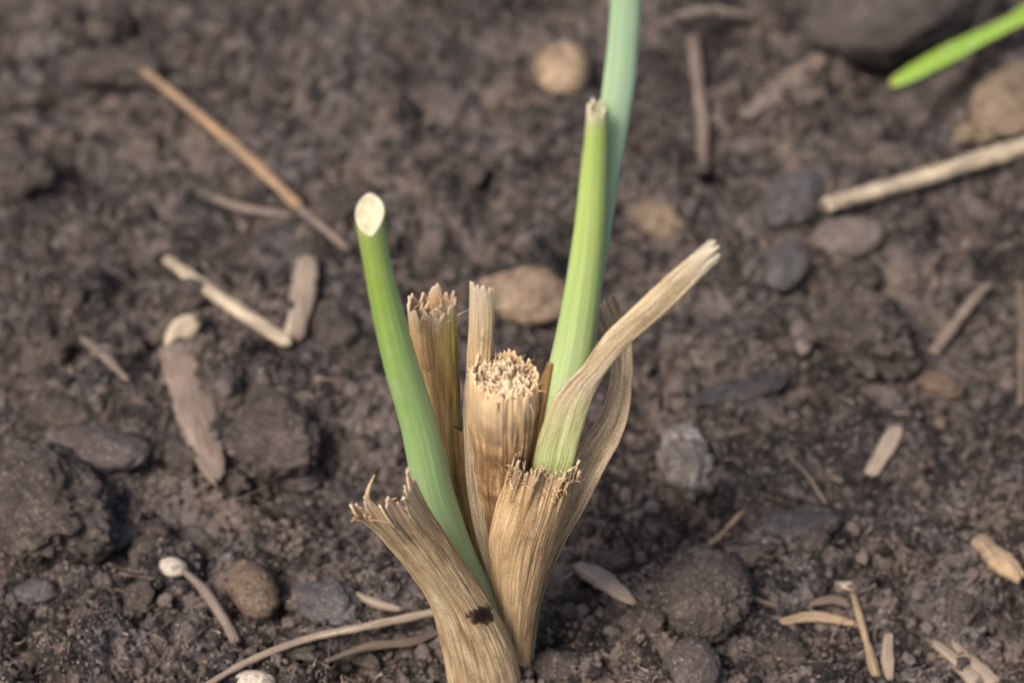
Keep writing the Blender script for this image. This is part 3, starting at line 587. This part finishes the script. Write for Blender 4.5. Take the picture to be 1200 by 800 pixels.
# ------------------------------------------------------------------ straws, twigs, husks and leaves on the soil
def stick(name, label, cat, pts, wpx, mat, lift=.08, flat=.8, nu=28, nv=60, ridge=.012, ridgef=8, group=None, ends=.45, parent=None, lifts=None, seed=1, cx=1):
    P = []; R = []
    for i, (x, y) in enumerate(pts):
        li = (lifts[i] if lifts else lift); g = GS(x, y, li); P.append(g)
        dep = np.dot(g-CAM, FWD); R.append((wpx[i] if isinstance(wpx, (list, tuple)) else wpx)*dep/FPX/2)
    if lifts:
        z0 = GS(*pts[0], lifts[0])[2]; n = len(P)
        for i in range(n): P[i] = G(pts[i][0], pts[i][1], z0+lifts[i]-lifts[0])
    if not lifts:                                          # a stiff straw does not follow every crumb
        P = np.array(P); n = len(P); tt = np.linspace(0, 1, 40); PX = cr(np.array([list(q) for q in pts], float), tt)
        g0 = np.array([G(a_, b_, .25) for a_, b_ in PX]); zt = ground_parts(g0[:, 0], g0[:, 1])[0]
        co = np.polyfit(tt, zt, 1); off = np.percentile(zt-np.polyval(co, tt), 100 if name == 'straw' else 93); nz = np.polyval(co, np.linspace(0, 1, n))+off+lift*.35+min(R)*flat*.3
        for i in range(n): P[i] = G(pts[i][0], pts[i][1], nz[i])
    rows = np.concatenate([np.array(P), np.array(R)[:, None]], 1); t = np.linspace(0, 1, nv); Q = cr(rows, t)
    C = Q[:, :3]; r = Q[:, 3]; T = np.gradient(C, axis=0); T /= np.linalg.norm(T, axis=1)[:, None]
    s = np.cross(T, [0, 0, 1]); s /= np.linalg.norm(s, axis=1)[:, None]; up = np.cross(s, T)
    ln = np.concatenate([[0], np.cumsum(np.linalg.norm(np.diff(C, axis=0), axis=1))])
    endw = np.clip(np.minimum(ln, ln[-1]-ln)/(r.mean()*ends+1e-6), 0, 1); r = r*(.42+.58*np.sqrt(endw))
    r = r*(1+(.05 if name == 'straw' else .2)*vnoise(ln*2.2/(.3+r.mean()*4), ln*0+seed, 5)+.08*vnoise(ln*7, ln*0+seed, 6))
    u = np.linspace(0, 1, nu, endpoint=False); Uu, Vv = np.meshgrid(u, ln); th = Uu*2*np.pi
    rd = ridge*fbm(np.abs(Uu-.5)*ridgef*2+seed*3, Vv*.8, 3, seed)
    rr = r[:, None]+rd
    X = C[:, None, :]+s[:, None, :]*(np.cos(th)*rr)[..., None]+up[:, None, :]*(np.sin(th)*rr*flat)[..., None]
    jx = (h2(np.floor(Uu*14), Uu*0, seed)-.5)*r.mean()*1.2*(1-endw[:, None])
    X = X+T[:, None, :]*jx[..., None]
    V = X.reshape(-1, 3); F = gridfaces(nv, nu, True).tolist(); F.append(list(range(nu))); F.append(list(range((nv-1)*nu, nv*nu)))
    o = mk(name, V, F, mat, parent, origin=C[0] if parent is None else None, frac=np.repeat(np.linspace(0, 1, nv), nu), uv=np.stack([np.abs(Uu-.5)*2, Vv], -1).reshape(-1, 2))
    return tag(o, label, cat if parent is None else None, group)
ST_PALE = straw_mat('bleached straw', (0.377, 0.288, 0.187), (0.525, 0.432, 0.304), (0.623, 0.536, 0.406), su=9, sv=.5, dirt=.6, blotch=(.15, .115, .09), bumpd=.0002, trans=0)
ST_TAN = straw_mat('orange tan straw', (0.213, 0.124, 0.062), (0.344, 0.216, 0.121), (0.426, 0.288, 0.172), su=8, sv=.5, dirt=.6, blotch=(.15, .115, .09), bumpd=.0002, trans=0)
ST_GREY = straw_mat('grey husk', (0.213, 0.161, 0.117), (0.363, 0.286, 0.213), (0.512, 0.416, 0.325), su=12, sv=.6, dirt=.6, blotch=(0.195, 0.150, 0.117), trans=0)
ST_BARK = straw_mat('brown bark', (0.095, 0.065, 0.048), (0.173, 0.125, 0.095), (0.261, 0.198, 0.159), su=12, sv=.6, dirt=.6, blotch=(0.144, 0.113, 0.091), trans=0)
ST_PINK = straw_mat('dull pinkish twig', (0.134, 0.095, 0.075), (0.229, 0.170, 0.138), (0.300, 0.237, 0.198), su=8, sv=.6, dirt=.6, blotch=(0.144, 0.113, 0.091), trans=0)
ST_ORANGE = straw_mat('warm tan husk', (0.295, 0.192, 0.101), (0.443, 0.312, 0.187), (0.525, 0.400, 0.265), su=10, sv=.8, dirt=.6, blotch=(.15, .115, .09), trans=0)
GRASS = green_mat('bright green leaf', [(0, (.34, .36, .08)), (.05, (.25, .38, .05)), (1, (.22, .35, .045))], 5, ((.30, .52, .07), [(0, 0.0), (.6, 0.0), (1, .6)]), trans=.2)
STICKS = [
 ('straw', 'long orange tan straw in the upper left background', 'straw', [(165, 80), (230, 132), (300, 193), (352, 243)], [9, 13, 15, 14], ST_TAN, dict(lift=.2)),
 ('twig', 'dull brown twig continuing from the end of the orange tan straw', 'twig', [(350, 243), (380, 268), (408, 292)], 9, ST_PINK, {}),
 ('straw', 'short bleached straw with cut ends at the left', 'straw', [(193, 302), (240, 336), (290, 370), (338, 402)], [13, 18, 19, 18], ST_PALE, dict(flat=.6, lift=.3)),
 ('husk', 'grey flat husk standing beside the right end of the short bleached straw', 'husk', [(360, 300), (355, 345), (344, 396)], [22, 28, 24], ST_GREY, dict(flat=.35, lift=.3)),
 ('chip', 'small pale chip on top of the brown bark strip', 'chip', [(200, 405), (215, 385), (232, 372)], [20, 32, 20], ST_PALE, dict(flat=.35)),
 ('bark_strip', 'brown bark strip hanging down pointed left of the large lumpy clod', 'bark', [(206, 402), (220, 450), (236, 505), (254, 562)], [38, 45, 42, 18], ST_PINK, dict(flat=.22, ends=.2)),
 ('twig', 'small forked twig at the pointed end of the bark strip', 'twig', [(225, 580), (248, 565), (270, 552)], 7, ST_PINK, {}),
 ('straw', 'thin bent pale straw running into the foot of the plant', 'straw', [(235, 806), (290, 775), (360, 748), (440, 731), (512, 716)], [8, 9, 10, 11, 11], ST_GREY, dict(lift=.45, nv=110)),
 ('twig', 'brown crooked fibre below the thin bent straw', 'twig', [(380, 775), (430, 758), (480, 752), (515, 740)], [6, 10, 12, 8], ST_BARK, dict(lift=.05)),
 ('husk', 'short tan splinter left of the plant above the thin straw', 'husk', [(415, 695), (445, 708), (470, 714)], [7, 11, 6], ST_GREY, {}),
 ('twig', 'upright dull pinkish twig right of the tall leaf in the background', 'twig', [(812, 40), (818, 95), (824, 150), (822, 203)], [12, 15, 16, 15], ST_PINK, {}),
 ('husk', 'blurred pale husk at the top edge above the pinkish twig', 'husk', [(795, 20), (835, 13), (885, 20)], [14, 20, 14], ST_ORANGE and ST_GREY, dict(flat=.5)),
 ('bark_strip', 'blurred brown bark sliver beside the overhanging clod', 'bark', [(872, 138), (915, 105), (965, 66)], [16, 26, 24], ST_PINK, dict(flat=.4)),
 ('straw', 'long thick pale straw reaching in from the right edge', 'straw', [(966, 240), (1040, 220), (1120, 196), (1215, 167)], [20, 22, 23, 25], ST_PALE, dict(lift=.18, nv=80)),
 ('twig', 'short brown stick with a knobbed lower end at the right', 'twig', [(1092, 415), (1115, 385), (1140, 352), (1160, 332)], [18, 14, 12, 8], ST_PINK, {}),
 ('husk', 'pale grey chip standing in the soil on the right', 'husk', [(1052, 500), (1038, 525), (1020, 556)], [14, 22, 18], ST_GREY, dict(flat=.4)),
 ('twig', 'thin tan twig sticking out of the egg shaped clod', 'twig', [(826, 644), (842, 630), (860, 610), (880, 590)], [6, 7, 7, 9], ST_ORANGE, {}),
 ('husk', 'pale grey seed husk just right of the plant', 'husk', [(674, 660), (705, 678), (742, 706)], [14, 28, 12], ST_GREY, dict(flat=.5, lift=.1)),
 ('seed', 'orange tan grain at the right edge', 'seed', [(1146, 630), (1165, 650), (1196, 678)], [18, 32, 18], ST_ORANGE, dict(flat=.6, lift=.12)),
 ('husk', 'flat tan splinter lying sideways near the thin rooted sprout', 'husk', [(915, 728), (955, 722), (1003, 730)], [8, 15, 9], ST_ORANGE, dict(flat=.4)),
 ('husk', 'short brown splinter above the flat tan splinter', 'husk', [(950, 707), (975, 702), (998, 708)], [7, 12, 8], ST_PINK, dict(flat=.4)),
 ('husk', 'small upright yellowish chip at the lower right', 'husk', [(1042, 742), (1040, 765), (1042, 795)], [12, 16, 10], ST_ORANGE and ST_GREY, dict(flat=.35)),
 ('bark_strip', 'long whitish wood splinter at the bottom right, left of its pair', 'wood splinter', [(1094, 752), (1118, 772), (1145, 800)], [10, 18, 22], ST_GREY, dict(flat=.4)),
 ('bark_strip', 'tan wood splinter at the bottom right, right of its pair', 'wood splinter', [(1117, 752), (1138, 775), (1168, 803)], [8, 16, 20], ST_ORANGE and ST_GREY, dict(flat=.4)),
 ('twig', 'brown upright stem cut by the right edge of the photo', 'twig', [(1196, 330), (1199, 400), (1196, 475)], [10, 12, 10], ST_BARK, dict(lift=.2)),
 ('root', 'dark curved root thread in the hollow right of the chalky stone', 'root', [(920, 530), (945, 555), (968, 590)], 5, ST_PINK, {}),
 ('root', 'thin dark root trailing right from the egg shaped clod', 'root', [(868, 692), (895, 705), (925, 712)], 7, ST_BARK, {}),
 ('twig', 'blurred reddish fibre in the left middle ground', 'twig', [(95, 395), (120, 415), (150, 445)], [8, 12, 8], ST_PINK, {}),
 ('husk', 'blurred pale curl lying by the twist of far twigs', 'husk', [(250, 232), (290, 245), (345, 252)], [8, 11, 8], ST_PINK, {}),
]
for (nm, lb, ct, pts, wd, mt, kw) in STICKS:
    stick(nm, lb, ct, pts, wd, mt, seed=int(pts[0][0]) % 50, **kw)
# white tipped root: thing > stalk, tip
rt = bpy.data.objects.new('sprouting_root', None); COL.objects.link(rt); g = GS(240, 690); rt.location = [float(v)*S for v in g]; rt.empty_display_size = .005
tag(rt, 'thin brown root with a round white tip at the lower left', 'root')
def child(o, root):
    o.parent = root; o.matrix_parent_inverse.identity()
    me = o.data; off = Vector(root.location)
    for v in me.vertices: v.co += o.location-off
    o.location = (0, 0, 0)
    for k in ('category', 'group', 'label'):
        if k in o: del o[k]
child(stick('stalk', '', None, [(214, 667), (238, 690), (262, 725), (277, 752)], [9, 11, 14, 12], ST_PINK, lift=.12), rt)
child(rock('tip', '', None, (187, 663), (219, 665), 24, R_WHITE, flat=.8, amp=.1, sub=4, sink=.15), rt)
rt = bpy.data.objects.new('dry_sprout', None); COL.objects.link(rt); g = GS(1005, 720); rt.location = [float(v)*S for v in g]; rt.empty_display_size = .005
tag(rt, 'thin dry sprout with a small pale head at the lower right', 'sprout')
child(stick('stalk', '', None, [(998, 688), (1005, 715), (1015, 750), (1027, 792)], [5, 8, 10, 12], ST_ORANGE, lift=.08), rt)
child(stick('head', '', None, [(980, 683), (998, 686), (1018, 683)], [6, 13, 6], ST_PALE, lift=.14), rt)
# the bright green leaf top right hangs above the soil
stick('green_leaf', 'bright green narrow leaf hanging in from the top right corner', 'leaf', [(1046, 98), (1090, 74), (1140, 48), (1200, 18), (1270, -25)], [24, 26, 27, 28, 26], GRASS, flat=.35, lifts=[.9, 1.2, 1.5, 1.9, 2.3], ridge=.004, ends=.15)
# tiny straw bits and root threads nobody could count
def litter(name, n, ln, r0, mat, label, seed):
    r = np.random.RandomState(seed); st = []
    for i in range(n):
        y = -1+25*r.rand()**1.4; x = (r.rand()*2-1)*(10+.15*y); an = r.rand()*6.28
        st.append((np.array([x, y, HZ(x, y)+.03]), np.array([math.cos(an), math.sin(an), .06])))
    fibres(name, st, mat, None, seed=seed, r0=r0, ln=ln, spread=.12, label=label, ns=7)
litter('root_threads', 900, (.15, .8), .012, ST_PINK, 'fine brown root threads scattered in the soil', 3)
litter('bark_bits', 700, (.1, .38), .034, ST_BARK, 'small brown bark and rootlet bits mixed in the soil', 8)
litter('straw_bits', 420, (.08, .32), .022, ST_GREY, 'tiny dull straw bits scattered in the soil', 5)
